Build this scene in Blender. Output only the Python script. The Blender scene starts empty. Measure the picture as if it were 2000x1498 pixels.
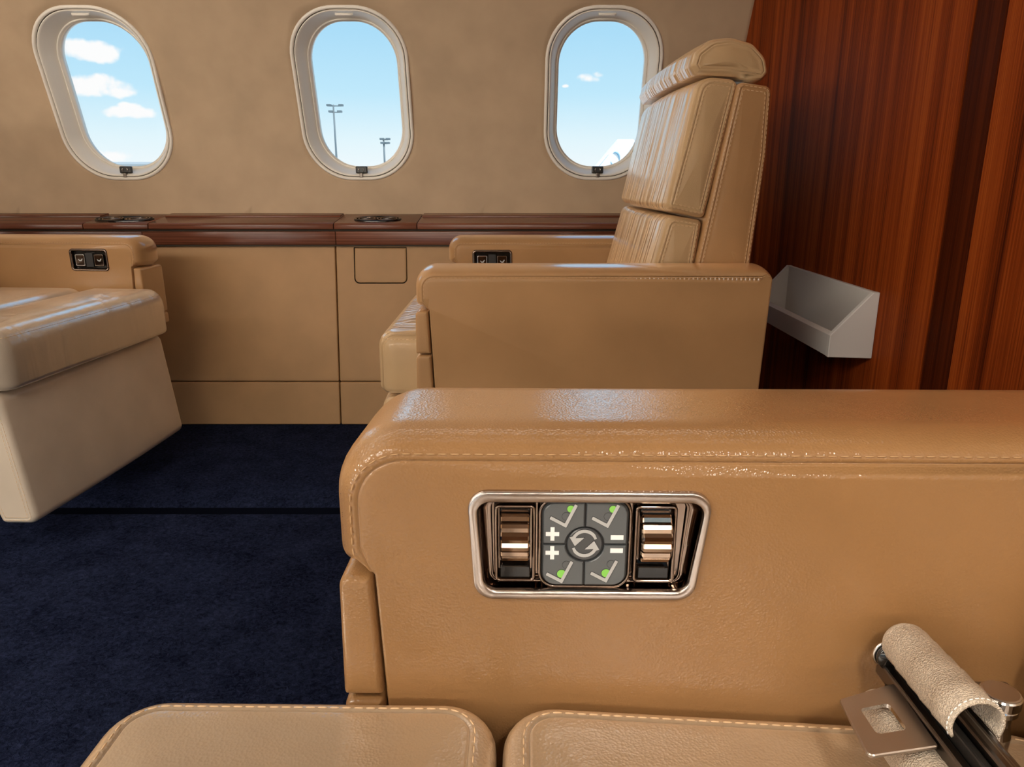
import bpy, bmesh, math, random
from mathutils import Vector, Matrix, noise as mnoise
R = math.radians
random.seed(7)
scn = bpy.context.scene
COL = scn.collection

# ------------------------------------------------------------------ camera
cam_d = bpy.data.cameras.new('camera'); cam = bpy.data.objects.new('camera', cam_d); COL.objects.link(cam)
cam.location = (0, 0, .768)
PITCH = math.atan(399 / 1450)
cam.rotation_euler = (math.pi / 2 - PITCH, 0, 0)
cam_d.sensor_fit = 'HORIZONTAL'; cam_d.sensor_width = 36; cam_d.lens = 36 * 1450 / 2000
cam_d.clip_start = .01; cam_d.clip_end = 5000
scn.camera = cam

# ------------------------------------------------------------------ view / exposure
vs = scn.view_settings
vs.view_transform = 'Standard'; vs.look = 'None'; vs.gamma = 1; vs.exposure = 0.0
vs.use_curve_mapping = False
scn.cycles.max_bounces = 6
scn.cycles.diffuse_bounces = 4
scn.cycles.glossy_bounces = 3
scn.cycles.transparent_max_bounces = 12
scn.cycles.sample_clamp_indirect = 6
scn.cycles.use_denoising = True
scn.cycles.use_adaptive_sampling = True
scn.cycles.adaptive_threshold = .03

# ------------------------------------------------------------------ sky: clear blue fading to pale haze, small fair weather clouds
def az_el(px, py):
    u = (px - 1000) / 1450; v = (749 - py) / 1450
    d = Vector((u, math.cos(PITCH) + v * math.sin(PITCH), -math.sin(PITCH) + v * math.cos(PITCH))).normalized()
    return math.atan2(d.x, d.y), math.asin(d.z)

def make_world():
    w = bpy.data.worlds.new('sky'); scn.world = w; w.use_nodes = True
    w.cycles.sampling_method = 'MANUAL'; w.cycles.sample_map_resolution = 512
    nt = w.node_tree; nt.nodes.clear(); N = nt.nodes.new; L = nt.links.new
    def math_(op, a, b=None, c=None, clamp=False):
        n = N('ShaderNodeMath'); n.operation = op; n.use_clamp = clamp
        for i, x in enumerate((a, b, c)):
            if x is None: continue
            if isinstance(x, (int, float)): n.inputs[i].default_value = x
            else: L(x, n.inputs[i])
        return n.outputs[0]
    tc = N('ShaderNodeTexCoord'); sep = N('ShaderNodeSeparateXYZ'); L(tc.outputs['Generated'], sep.inputs[0])
    el = math_('ARCSINE', sep.outputs[2]); az = math_('ARCTAN2', sep.outputs[0], sep.outputs[1])
    ramp = N('ShaderNodeValToRGB'); cr = ramp.color_ramp
    L(math_('MULTIPLY', el, 1 / (math.pi / 2), clamp=True), ramp.inputs[0])
    pts = [(0, (.93, .98, 1.0)), (.03, (.78, .94, 1.0)), (.065, (.54, .83, .99)), (.11, (.42, .74, .96)), (.3, (.33, .62, .92)), (1, (.2, .45, .85))]
    while len(cr.elements) < len(pts): cr.elements.new(.5)
    for e, (p, c) in zip(cr.elements, pts): e.position = p; e.color = (*c, 1)
    nz = N('ShaderNodeTexNoise'); nz.inputs['Scale'].default_value = 34; nz.inputs['Detail'].default_value = 3.5; nz.inputs['Roughness'].default_value = .55
    L(tc.outputs['Generated'], nz.inputs['Vector'])
    wob = math_('SUBTRACT', nz.outputs[0], .5)
    clouds = []
    for (px, py, hw, hh) in [(160, 96, 62, 17), (205, 108, 26, 13), (188, 168, 66, 19), (222, 178, 36, 12), (246, 218, 46, 11), (252, 209, 22, 9),
                             (1150, 153, 28, 10), (1166, 146, 14, 8), (1104, 168, 8, 4), (170, 306, 60, 14)]:
        a, e = az_el(px, py); clouds.append((a, e, hw / 1500, hh / 1500))
    rnd = random.Random(3)
    for i in range(7):
        a = rnd.uniform(-3.1, 3.1)
        if -.75 < a < .4: continue
        e = rnd.uniform(.05, .5); s = rnd.uniform(.03, .07); clouds.append((a, e, s, s * .28))
    cb = N('ShaderNodeCombineXYZ'); L(az, cb.inputs[0]); L(el, cb.inputs[1])
    acc = None
    for (a, e, hw, hh) in clouds:
        v1 = N('ShaderNodeVectorMath'); v1.operation = 'MULTIPLY_ADD'; L(cb.outputs[0], v1.inputs[0])
        v1.inputs[1].default_value = (1 / hw, 1 / hh, 0); v1.inputs[2].default_value = (-a / hw, -e / hh, 0)
        v2 = N('ShaderNodeVectorMath'); v2.operation = 'LENGTH'; L(v1.outputs[0], v2.inputs[0])
        acc = v2.outputs['Value'] if acc is None else math_('MINIMUM', acc, v2.outputs['Value'])
    acc = math_('SUBTRACT', 1.0, math_('MULTIPLY', acc, acc))
    m = N('ShaderNodeMapRange'); m.interpolation_type = 'SMOOTHSTEP'
    L(math_('ADD', acc, math_('MULTIPLY', wob, 3.4)), m.inputs[0])
    m.inputs[1].default_value = -.1; m.inputs[2].default_value = .75
    mix = N('ShaderNodeMixRGB'); L(m.outputs[0], mix.inputs[0]); L(ramp.outputs[0], mix.inputs[1]); mix.inputs[2].default_value = (1, 1, 1, 1)
    bg = N('ShaderNodeBackground'); L(mix.outputs[0], bg.inputs[0]); bg.inputs[1].default_value = 1.0
    out = N('ShaderNodeOutputWorld'); L(bg.outputs[0], out.inputs[0])
make_world()
# high sun from behind the cabin side: lights the apron outside, the fuselage shades the cabin
sd = bpy.data.lights.new('sun', 'SUN'); sd.energy = 4.0; sd.angle = R(.6); sd.color = (1, .96, .9)
so = bpy.data.objects.new('sun', sd); COL.objects.link(so); so.rotation_euler = Vector((-.35, .42, -.84)).to_track_quat('-Z', 'Y').to_euler()

FILL_STRENGTH = 1.0  # emission levels and tint of the added, unseen fill lights
WASH_FILL_STRENGTH = 24.0
FILL_COLOR = (1.0, .90, .77)

# ================================================================== materials
def new_mat(name):
    m = bpy.data.materials.new(name); m.use_nodes = True
    nt = m.node_tree; b = nt.nodes['Principled BSDF']
    return m, nt, b
def setp(b, **k):
    for n, v in k.items():
        n = n.replace('_', ' ')
        if n in b.inputs: b.inputs[n].default_value = (*v, 1) if isinstance(v, tuple) and len(v) == 3 else v
def tex(nt, kind, scale, mapscale=None, **k):
    n = nt.nodes.new(kind)
    if 'Scale' in n.inputs: n.inputs['Scale'].default_value = scale
    for a, v in k.items(): n.inputs[a].default_value = v
    tc = nt.nodes.new('ShaderNodeTexCoord')
    if mapscale:
        mp = nt.nodes.new('ShaderNodeMapping'); mp.inputs['Scale'].default_value = mapscale
        nt.links.new(tc.outputs['Object'], mp.inputs[0]); nt.links.new(mp.outputs[0], n.inputs['Vector'])
    else: nt.links.new(tc.outputs['Object'], n.inputs['Vector'])
    return n
def bump(nt, b, height, strength, dist, prev=None):
    n = nt.nodes.new('ShaderNodeBump'); n.inputs['Strength'].default_value = strength; n.inputs['Distance'].default_value = dist
    nt.links.new(height, n.inputs['Height'])
    if prev: nt.links.new(prev.outputs[0], n.inputs['Normal'])
    nt.links.new(n.outputs[0], b.inputs['Normal']); return n
def varied(nt, b, col, fac_out, amt=.12):
    r = nt.nodes.new('ShaderNodeValToRGB')
    r.color_ramp.elements[0].color = (*[c * (1 - amt) for c in col], 1); r.color_ramp.elements[1].color = (*[min(1, c * (1 + amt)) for c in col], 1)
    r.color_ramp.elements[0].position = .3; r.color_ramp.elements[1].position = .7
    nt.links.new(fac_out, r.inputs[0]); nt.links.new(r.outputs[0], b.inputs['Base Color'])
def leather(name, col, rough=.42, grain=900, gs=.25, spec=.5, crease=None, cs=.5, cd=.004, gloss=0.0, gr=.2, power=2.5):
    m, nt, b = new_mat(name); setp(b, Roughness=rough, Specular_IOR_Level=spec)
    big = tex(nt, 'ShaderNodeTexNoise', 9, Detail=3.0)
    varied(nt, b, col, big.outputs[0], .07)
    prev = None
    if crease:                                  # soft creases drawn out along the pull of the hide
        c = tex(nt, 'ShaderNodeTexNoise', 1.0, crease, Detail=2.0, Roughness=.45, Distortion=.6)
        prev = bump(nt, b, c.outputs[0], cs, cd)
    v = tex(nt, 'ShaderNodeTexVoronoi', grain); v.feature = 'F1'
    bn = bump(nt, b, v.outputs['Distance'], gs, .0004, prev)
    if gloss:                                   # semi-gloss finish: reflection grows towards grazing view
        N = nt.nodes.new; lw_ = N('ShaderNodeLayerWeight'); lw_.inputs[0].default_value = .5
        pw = N('ShaderNodeMath'); pw.operation = 'POWER'; pw.inputs[1].default_value = power
        ma = N('ShaderNodeMath'); ma.operation = 'MULTIPLY_ADD'; ma.inputs[1].default_value = gloss; ma.inputs[2].default_value = .007; ma.use_clamp = True
        g = N('ShaderNodeBsdfGlossy'); g.inputs['Roughness'].default_value = gr; mx = N('ShaderNodeAddShader'); mi = N('ShaderNodeMath'); mi.operation = 'MINIMUM'; mi.inputs[1].default_value = .62
        L = nt.links.new; L(lw_.outputs['Facing'], pw.inputs[0]); L(pw.outputs[0], ma.inputs[0]); L(ma.outputs[0], mi.inputs[0]); L(mi.outputs[0], g.inputs['Color'])
        L(bn.outputs[0], g.inputs['Normal']); L(b.outputs[0], mx.inputs[0]); L(g.outputs[0], mx.inputs[1]); L(mx.outputs[0], nt.nodes['Material Output'].inputs[0])
    return m
M = {}
M['tan'] = leather('tan_leather', (.265, .138, .053), .5, 620, .38, .15, gloss=1.15, gr=.10, power=2.2)
M['tan_far'] = leather('tan_leather_matte', (.345, .187, .080), .5, 620, .15, .15, gloss=1.2, gr=0.09)
M['beige_back'] = leather('beige_leather_creased', (.42, .275, .142), .45, 700, .2, .15, crease=(5, 46, 2.2), cs=.85, cd=.013, gloss=1.5, gr=0.13, power=2.2)
M['beige'] = leather('beige_leather', (.285, .198, .120), .45, 520, .45, .15, crease=(10, 14, 10), cs=.3, cd=.006, gloss=1.6, gr=.15, power=2.0)
M['beige_left'] = leather('taupe_leather_creased', (.31, .245, .185), .45, 620, .3, .15, crease=(9, 24, 5), cs=.32, cd=.009, gloss=1.7, gr=.15, power=2.0)
M['taupe'] = leather('taupe_leather', (.55, .45, .345), .45, 620, .25, .15, gloss=1.0, gr=.2)
M['wall'] = leather('wall_covering', (.50, .365, .24), .62, 420, .12, .2)
M['panel'] = leather('side_panel_leather', (.43, .245, .113), .5, 520, .15, .25)
def simple(name, col, rough=.5, metal=0.0, **k):
    m, nt, b = new_mat(name); setp(b, Base_Color=col, Roughness=rough, Metallic=metal, **k); return m
M['thread'] = simple('thread', (.62, .42, .24), .8)
M['thread_arm'] = simple('thread_arm', (.47, .28, .13), .8)
M['thread_dark'] = simple('thread_dark', (.25, .13, .06), .8)
M['cream'] = simple('cream_plastic', (.84, .79, .71), .35)
M['cream_gap'] = simple('gap_dark', (.06, .045, .03), .8)
M['dark'] = simple('dark_plastic', (.012, .011, .010), .35)
M['dip_shade'] = simple('dip_shade_navy', (.004, .0052, .011), 1.0, Specular_IOR_Level=.0)  # near-black colour standing in for shade in the floor dip
M['black_gloss'] = simple('black_gloss', (.008, .007, .006), .12)
M['chrome'] = simple('chrome', (.62, .60, .58), .12, 1.0)
M['smoke_chrome'] = simple('smoked_chrome', (.20, .15, .12), .10, 1.0)
M['wheel_chrome'] = simple('wheel_chrome', (.42, .31, .23), .12, 1.0)
M['gun_metal'] = simple('gun_metal', (.16, .135, .115), .28, 1.0)
M['white_plastic'] = simple('white_plastic', (.66, .63, .59), .42)
M['key'] = simple('grey_key', (.085, .092, .095), .3)
M['key_round'] = simple('dark_grey_key', (.05, .053, .055), .3)
M['icon_grey'] = simple('icon_grey', (.42, .42, .41), .5)
M['icon_line'] = simple('icon_line', (.03, .03, .03), .6)
M['icon_white'] = simple('icon_white', (.85, .84, .82), .5)
M['icon_green'] = simple('icon_green', (.22, .56, .09), .5)
M['ceiling'] = simple('ceiling_liner', (.72, .66, .57), .7)
M['pole'] = simple('pole_grey', (.17, .215, .235), .6)
M['jet_white'] = simple('jet_white', (.9, .9, .9), .35)
M['jet_blue'] = simple('jet_blue', (.22, .42, .55), .4)
M['jet_line'] = simple('jet_line', (.5, .55, .58), .5)
M['terminal'] = simple('terminal_pale', (.68, .72, .73), .6)
M['terminal_glass'] = simple('terminal_glass', (.35, .45, .5), .2)
M['concrete'] = simple('apron_concrete', (.55, .55, .53), .9)

def brushed():
    m, nt, b = new_mat('brushed_chrome'); setp(b, Base_Color=(.50, .44, .40), Metallic=1.0, Roughness=.22)
    n = tex(nt, 'ShaderNodeTexNoise', 1, (60, 300, 2600), Detail=2.0)
    bump(nt, b, n.outputs[0], .10, .0006); return m
M['brushed'] = brushed()
def brushed_plate():
    m, nt, b = new_mat('brushed_steel'); setp(b, Base_Color=(.42, .36, .31), Metallic=1.0, Roughness=.32)
    n = tex(nt, 'ShaderNodeTexNoise', 1, (1500, 40, 40), Detail=2.0)
    bump(nt, b, n.outputs[0], .08, .0004); return m
M['steel'] = brushed_plate()
def webbing():
    m, nt, b = new_mat('belt_sleeve'); setp(b, Roughness=.38, Specular_IOR_Level=.6)
    v = tex(nt, 'ShaderNodeTexVoronoi', 1100); varied(nt, b, (.56, .47, .37), v.outputs['Distance'], .18)
    bump(nt, b, v.outputs['Distance'], .8, .0008); return m
M['webbing'] = webbing()

def wood(name, mapping_fine, mapping_band, dark, mid, light, rough=.3, spec=.4):
    m, nt, b = new_mat(name); setp(b, Roughness=rough, Specular_IOR_Level=spec)
    f = tex(nt, 'ShaderNodeTexNoise', 1, mapping_fine, Detail=4.0, Roughness=.65)
    g = tex(nt, 'ShaderNodeTexNoise', 1, mapping_band, Detail=2.0, Roughness=.5, Distortion=.3)
    mx = nt.nodes.new('ShaderNodeMath'); mx.operation = 'MULTIPLY_ADD'; mx.inputs[1].default_value = .55
    hf = nt.nodes.new('ShaderNodeMath'); hf.operation = 'MULTIPLY'; hf.inputs[1].default_value = .45
    nt.links.new(g.outputs[0], hf.inputs[0]); nt.links.new(f.outputs[0], mx.inputs[0]); nt.links.new(hf.outputs[0], mx.inputs[2])
    r = nt.nodes.new('ShaderNodeValToRGB'); cr = r.color_ramp; cr.elements.new(.5)
    for e, p, c in zip(cr.elements, (.34, .50, .66), (dark, mid, light)): e.position = p; e.color = (*c, 1)
    nt.links.new(mx.outputs[0], r.inputs[0]); nt.links.new(r.outputs[0], b.inputs['Base Color'])
    bump(nt, b, f.outputs[0], .06, .0006); return m
M['wood_wall'] = wood('bulkhead_veneer', (40, 460, 2.2), (6, 24, .35), (.050, .0075, .0014), (.215, .036, .0050), (.36, .078, .0120), .5, .04)
M['wood_strip'] = wood('bulkhead_strip_veneer', (40, 300, 1.6), (6, 30, .4), (.02, .0035, .001), (.06, .010, .0020), (.11, .02, .0035), .45, .04)
M['wood_ledge'] = wood('ledge_veneer', (2.2, 300, 300), (.6, 18, 18), (.07, .022, .012), (.155, .052, .028), (.23, .085, .045), .24)

def carpet():
    m, nt, b = new_mat('navy_carpet'); setp(b, Roughness=1.0, Specular_IOR_Level=.02)
    a = tex(nt, 'ShaderNodeTexNoise', 130, Detail=5.0, Roughness=.75, Distortion=.8); c = tex(nt, 'ShaderNodeTexNoise', 11, Detail=4.0, Roughness=.6)
    ad = nt.nodes.new('ShaderNodeMath'); ad.operation = 'MULTIPLY_ADD'; ad.inputs[1].default_value = .72
    h = nt.nodes.new('ShaderNodeMath'); h.operation = 'MULTIPLY'; h.inputs[1].default_value = .28
    nt.links.new(c.outputs[0], h.inputs[0]); nt.links.new(a.outputs[0], ad.inputs[0]); nt.links.new(h.outputs[0], ad.inputs[2])
    r = nt.nodes.new('ShaderNodeValToRGB'); r.color_ramp.elements[0].position = .38; r.color_ramp.elements[1].position = .64
    r.color_ramp.elements[0].color = (.007, .010, .026, 1); r.color_ramp.elements[1].color = (.042, .057, .130, 1)
    nt.links.new(ad.outputs[0], r.inputs[0]); nt.links.new(r.outputs[0], b.inputs['Base Color'])
    bump(nt, b, a.outputs[0], 1.0, .012); return m
M['carpet'] = carpet()
def glass_pane():
    m = bpy.data.materials.new('window_pane'); m.use_nodes = True; nt = m.node_tree; nt.nodes.clear(); N = nt.nodes.new
    t = N('ShaderNodeBsdfTransparent'); t.inputs[0].default_value = (.985, .99, .99, 1)
    g = N('ShaderNodeBsdfGlossy'); g.inputs['Roughness'].default_value = .02
    f = N('ShaderNodeFresnel'); f.inputs[0].default_value = 1.2
    mx = N('ShaderNodeMixShader'); o = N('ShaderNodeOutputMaterial')
    nt.links.new(f.outputs[0], mx.inputs[0]); nt.links.new(t.outputs[0], mx.inputs[1]); nt.links.new(g.outputs[0], mx.inputs[2]); nt.links.new(mx.outputs[0], o.inputs[0])
    return m
M['pane'] = glass_pane()
def fill_mat(name, FILL_STRENGTH):  # glow for the added fill strips
    m, nt, b = new_mat(name); setp(b, Base_Color=(.9, .88, .84), Emission_Color=FILL_COLOR, Emission_Strength=FILL_STRENGTH); return m
M['ceil_fill'] = fill_mat('ceiling_fill_glow', FILL_STRENGTH)
M['accent'] = fill_mat('low_fill_glow', 16.0)
M['wash'] = fill_mat('wall_fill_glow', WASH_FILL_STRENGTH)

# ================================================================== helpers
def link(name, me, mat, parent=None, smooth=True, bev=None):
    if mat is not None: me.materials.append(M[mat] if isinstance(mat, str) else mat)
    for p in me.polygons: p.use_smooth = smooth
    o = bpy.data.objects.new(name, me); COL.objects.link(o)
    if parent is not None: o.parent = parent
    if bev:
        md = o.modifiers.new('bevel', 'BEVEL'); md.width = bev; md.segments = 2; md.limit_method = 'ANGLE'; md.angle_limit = R(40)
        for p in me.polygons: p.use_smooth = False
    return o
def tag(o, label=None, cat=None, group=None, kind=None):
    if label: o['label'] = label
    if cat: o['category'] = cat
    if group: o['group'] = group
    if kind: o['kind'] = kind
    return o
def empty(name, loc=(0, 0, 0), rz=0.0):
    o = bpy.data.objects.new(name, None); COL.objects.link(o); o.location = loc; o.rotation_euler = (0, 0, rz); o.empty_display_size = .05
    return o
def mesh(name, verts, faces):
    me = bpy.data.meshes.new(name); me.from_pydata([tuple(v) for v in verts], [], faces); me.update()
    bm = bmesh.new(); bm.from_mesh(me); bmesh.ops.recalc_face_normals(bm, faces=bm.faces); bm.to_mesh(me); bm.free()
    return me
class MB:
    def __init__(s): s.v = []; s.f = []
    def add(s, v, f):
        k = len(s.v); s.v += [tuple(x) for x in v]; s.f += [tuple(i + k for i in q) for q in f]
    def box(s, x0, x1, y0, y1, z0, z1):
        s.add([(x, y, z) for x in (x0, x1) for y in (y0, y1) for z in (z0, z1)],
              [(0, 1, 3, 2), (4, 6, 7, 5), (0, 4, 5, 1), (2, 3, 7, 6), (0, 2, 6, 4), (1, 5, 7, 3)])
    def tube(s, pts, r, n=8, closed=False, caps=True):
        pts = [Vector(p) for p in pts]; m = len(pts); rings = []
        up = None
        for i, p in enumerate(pts):
            a = pts[(i - 1) % m] if (closed or i > 0) else p; b = pts[(i + 1) % m] if (closed or i < m - 1) else p
            d = (b - a).normalized()
            if up is None: up = d.orthogonal().normalized()
            up = (up - d * up.dot(d)); up = up.normalized() if up.length > 1e-6 else d.orthogonal().normalized()
            sd_ = d.cross(up); rr = r[i] if isinstance(r, (list, tuple)) else r
            rings.append([p + (up * math.cos(t) + sd_ * math.sin(t)) * rr for t in [2 * math.pi * k / n for k in range(n)]])
        v = [q for g in rings for q in g]; f = []
        for i in range(m if closed else m - 1):
            j = (i + 1) % m
            for k in range(n): f.append((i * n + k, i * n + (k + 1) % n, j * n + (k + 1) % n, j * n + k))
        if caps and not closed: f.append(tuple(range(n - 1, -1, -1))); f.append(tuple((m - 1) * n + k for k in range(n)))
        s.add(v, f)
    def build(s, name, mat, parent=None, smooth=True, bev=None):
        return link(name, mesh(name, s.v, s.f), mat, parent, smooth, bev)

class Outline(list):
    """rounded polygon that remembers its corners, so that it can be offset cleanly"""
    spec = None
def _round(pts, rad, n, counts):
    m = len(pts); cor = []
    for i in range(m):
        p = pts[i]; a = pts[i - 1] - p; b = pts[(i + 1) % m] - p
        la, lb = a.length, b.length; a = a.normalized(); b = b.normalized()
        ang = math.acos(max(-1, min(1, a.dot(b)))); r = rad[i]
        if abs(ang - math.pi) < .02 or r < 1e-6:
            cor.append([p.copy() for k in range(n[i] + 1)]); continue
        t = min(r / math.tan(ang / 2), la * .49, lb * .49); r = t * math.tan(ang / 2)
        c = p + (a + b).normalized() * (r / math.sin(ang / 2))
        s0 = p + a * t - c; s1 = p + b * t - c
        a0 = math.atan2(s0.y, s0.x); a1 = math.atan2(s1.y, s1.x); dd = (a1 - a0 + math.pi) % (2 * math.pi) - math.pi
        cor.append([c + Vector((math.cos(a0 + dd * k / max(1, n[i])), math.sin(a0 + dd * k / max(1, n[i])))) * r for k in range(n[i] + 1)])
    if counts is None: return cor
    out = Outline()
    for i in range(m):
        out += cor[i]; p, q = cor[i][-1], cor[(i + 1) % m][0]
        out += [p.lerp(q, j / counts[i]) for j in range(1, counts[i])]
    return out
def rpoly(pts, rad, n=8, maxlen=None):
    """polygon with rounded corners -> list of 2D points"""
    pts = [Vector(p) for p in pts]; m = len(pts)
    if not isinstance(rad, (list, tuple)): rad = [rad] * m
    ns = [n if r > 1e-6 else 0 for r in rad]
    cor = _round(pts, rad, ns, None)
    counts = [max(1, math.ceil((cor[(i + 1) % m][0] - cor[i][-1]).length / maxlen)) if maxlen else 1 for i in range(m)]
    out = _round(pts, rad, ns, counts); out.spec = (pts, list(rad), ns, counts); return out
def area2(p): return sum(p[i][0] * p[(i + 1) % len(p)][1] - p[(i + 1) % len(p)][0] * p[i][1] for i in range(len(p))) / 2
def inset(p, d):
    if isinstance(p, Outline) and p.spec and p.spec[2] and max(p.spec[2]) > 0:
        pts, rad, ns, counts = p.spec; m = len(pts); sgn = 1 if area2(pts) > 0 else -1; q = []; rr = []
        for i in range(m):
            e0 = (pts[i] - pts[i - 1]).normalized(); e1 = (pts[(i + 1) % m] - pts[i]).normalized()
            n0 = Vector((-e0.y, e0.x)) * sgn; n1 = Vector((-e1.y, e1.x)) * sgn; b = n0 + n1; b = b / max(.25, b.dot(n0))
            q.append(pts[i] + b * d)
            convex = (e0.x * e1.y - e0.y * e1.x) * sgn > 0
            rr.append((max(rad[i] - d, 2e-4) if convex else max(rad[i] + d, 2e-4)) if ns[i] else 0)
        out = _round(q, rr, ns, counts); out.spec = (q, rr, ns, counts); return out
    sgn = 1 if area2(p) > 0 else -1; m = len(p); out = []
    for i in range(m):
        e0 = (p[i] - p[i - 1]); e1 = (p[(i + 1) % m] - p[i])
        if e0.length < 1e-9: e0 = e1
        if e1.length < 1e-9: e1 = e0
        e0 = e0.normalized(); e1 = e1.normalized()
        n0 = Vector((-e0.y, e0.x)) * sgn; n1 = Vector((-e1.y, e1.x)) * sgn
        b = n0 + n1
        b = b / max(.35, b.dot(n0)) if b.length > 1e-6 else n0
        out.append(p[i] + b * d)
    return out
def ell(ri, rd, n=6, groove=True, g=.0018, tail=.012):
    """edge profile from side (inset 0, depth rd) to face (inset ri, depth 0), with a seam groove behind it"""
    pr = [(ri * (1 - math.cos(t)), rd * (1 - math.sin(t))) for t in [math.pi / 2 * k / n for k in range(n + 1)]]
    if groove: pr += [(ri + .0007, g), (ri + .0015, g * .1), (ri + .003, -.0003), (ri + tail, 0.0)]
    else: pr += [(ri + .004, 0.0)]
    return pr
def pillow(out, y0, y1, p0, p1=None, amap=None, nseg=1, dome0=0, dome1=0, hole0=None, hole1=None, deform=None, wt=None):
    """outline (a,b) swept from depth y0 to y1; p0/p1 edge profiles at each end; dome bulges an end; hole cuts an end face"""
    amap = amap or (lambda a, b, d: (a, d, b)); p1 = p1 or p0
    bm = bmesh.new(); rings = []
    def ring(ins, d):
        q = inset(out, ins) if ins else out
        if wt and ins: q = [a_.lerp(b_, w_) for a_, b_, w_ in zip(out, q, wt)]
        rings.append([bm.verts.new(amap(v.x, v.y, d)) for v in q])
    sg = 1 if y1 > y0 else -1
    for (i, d) in reversed(p0): ring(i, y0 + sg * d)
    a, b = y0 + sg * p0[0][1], y1 - sg * p1[0][1]
    for k in range(1, nseg): ring(0, a + (b - a) * k / nseg)
    for (i, d) in p1: ring(i, y1 - sg * d)
    n = len(out)
    for r0, r1 in zip(rings, rings[1:]):
        for k in range(n):
            try: bm.faces.new((r0[k], r0[(k + 1) % n], r1[(k + 1) % n], r1[k]))
            except ValueError: pass
    def cap(rg, d, dome, hole, s):
        pl = [Vector((v.x, v.y)) for v in inset(out, (p0 if s < 0 else p1)[-1][0])]
        if hole is not None:
            hv = [bm.verts.new(amap(q[0], q[1], d)) for q in hole]
            ed = []
            for L_ in (rg, hv):
                for k in range(len(L_)):
                    e = bm.edges.get((L_[k], L_[(k + 1) % len(L_)])) or bm.edges.new((L_[k], L_[(k + 1) % len(L_)])); ed.append(e)
            bmesh.ops.triangle_fill(bm, use_beauty=True, edges=ed); return
        if not dome: bm.faces.new(rg); return
        c = sum(pl, Vector((0, 0))) / n; prev = rg
        for k in range(1, 9):
            f = 1 - k / 9
            h = dome * (1 - f ** 2.2)
            cur = [bm.verts.new(amap(*(c + (q - c) * f), d + s * sg * h)) for q in pl]
            for j in range(n):
                bm.faces.new((prev[j], prev[(j + 1) % n], cur[(j + 1) % n], cur[j]))
            prev = cur
        bm.faces.new(prev)
    cap(rings[0], y0, dome0, hole0, -1); cap(rings[-1], y1, dome1, hole1, 1)
    if deform:
        for v in bm.verts: v.co = Vector(deform(v.co))
    bmesh.ops.recalc_face_normals(bm, faces=bm.faces)
    me = bpy.data.meshes.new('m'); bm.to_mesh(me); bm.free(); return me

def stitches(name, path, parent, mat='thread', pitch=.0075, ln=.0055, r=.0006, closed=True, skip=None):
    """dashed sewing thread along a 3D path"""
    pts = [Vector(p) for p in path]
    if closed: pts.append(pts[0])
    cum = [0]
    for a, b in zip(pts, pts[1:]): cum.append(cum[-1] + (b - a).length)
    mb = MB(); i = 0
    def at(s):
        nonlocal i
        while i < len(pts) - 2 and cum[i + 1] < s: i += 1
        d = cum[i + 1] - cum[i]
        return pts[i].lerp(pts[i + 1], (s - cum[i]) / d if d > 1e-9 else 0)
    s = 0
    while s + ln < cum[-1]:
        a = at(s); b = at(s + ln)
        if (b - a).length > 1e-5 and not (skip and skip(a)):
            mb.tube([a, a.lerp(b, .25), a.lerp(b, .75), b], [r * .5, r, r, r * .5], 5)
        s += pitch
    if not mb.v: return None
    o = mb.build(name, mat, parent); o['kind'] = 'stuff'; return o

# ================================================================== cabin shell
RAD = 1.28; ZMID = .62; WALL_C = 1.22; NEAR_C = .86
def arc(s, yc, sgn, dr=0.0):
    a = s / RAD
    return yc + sgn * (RAD + dr) * math.cos(a), ZMID + (RAD + dr) * math.sin(a)
WS = .402; WW, WH = .172, .252         # window centre along the arc, half sizes of the opening in the wall
def win_out(hw, hh, r, n=14): return rpoly([(-hw, -hh), (hw, -hh), (hw, hh), (-hw, hh)], r, n)
S0, S1 = .028, 1.02
def build_side_wall(name, yc, sgn, cells, mat):
    """curved wall liner with window openings; cells = (x0, x1, centre or None)"""
    bm = bmesh.new()
    for (x0, x1, c) in cells:
        if c is None:
            g = [[bm.verts.new((x, *arc(S0 + (S1 - S0) * k / 36, yc, sgn))) for k in range(37)] for x in (x0, x1)]
            for k in range(36): bm.faces.new((g[0][k], g[1][k], g[1][k + 1], g[0][k + 1]))
            continue
        # rows of points on the cell's border, matched by rays to the window opening
        o = win_out(WW, WH, .145); prev = None; q = 36
        cor = [Vector((x0 - c, S0 - WS)), Vector((x1 - c, S0 - WS)), Vector((x1 - c, S1 - WS)), Vector((x0 - c, S1 - WS))]
        tgt = [cor[i].lerp(cor[(i + 1) % 4], k / q) for i in range(4) for k in range(q)]; n = len(tgt)
        def hit(d):
            for i in range(len(o)):
                p, r = o[i], o[(i + 1) % len(o)]; e = r - p; den = d.x * e.y - d.y * e.x
                if abs(den) < 1e-12: continue
                t = (p.x * e.y - p.y * e.x) / den; w = (p.x * d.y - p.y * d.x) / den
                if t > 0 and -1e-6 <= w <= 1 + 1e-6: return d * t
        op = [hit(t) for t in tgt]
        for j in range(13):
            f = j / 12
            cur = [bm.verts.new((c + p.lerp(t, f).x, *arc(WS + p.lerp(t, f).y, yc, sgn))) for p, t in zip(op, tgt)]
            if prev:
                for i in range(n): bm.faces.new((prev[i], prev[(i + 1) % n], cur[(i + 1) % n], cur[i]))
            prev = cur
    bmesh.ops.remove_doubles(bm, verts=bm.verts, dist=2e-4)
    bmesh.ops.recalc_face_normals(bm, faces=bm.faces)
    me = bpy.data.meshes.new(name); bm.to_mesh(me); bm.free()
    o = link(name, me, mat); md = o.modifiers.new('thickness', 'SOLIDIFY'); md.thickness = .03; md.offset = 0
    o['kind'] = 'structure'; return o
WX = [-1.247, -.4855, .276, -2.0085]
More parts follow.
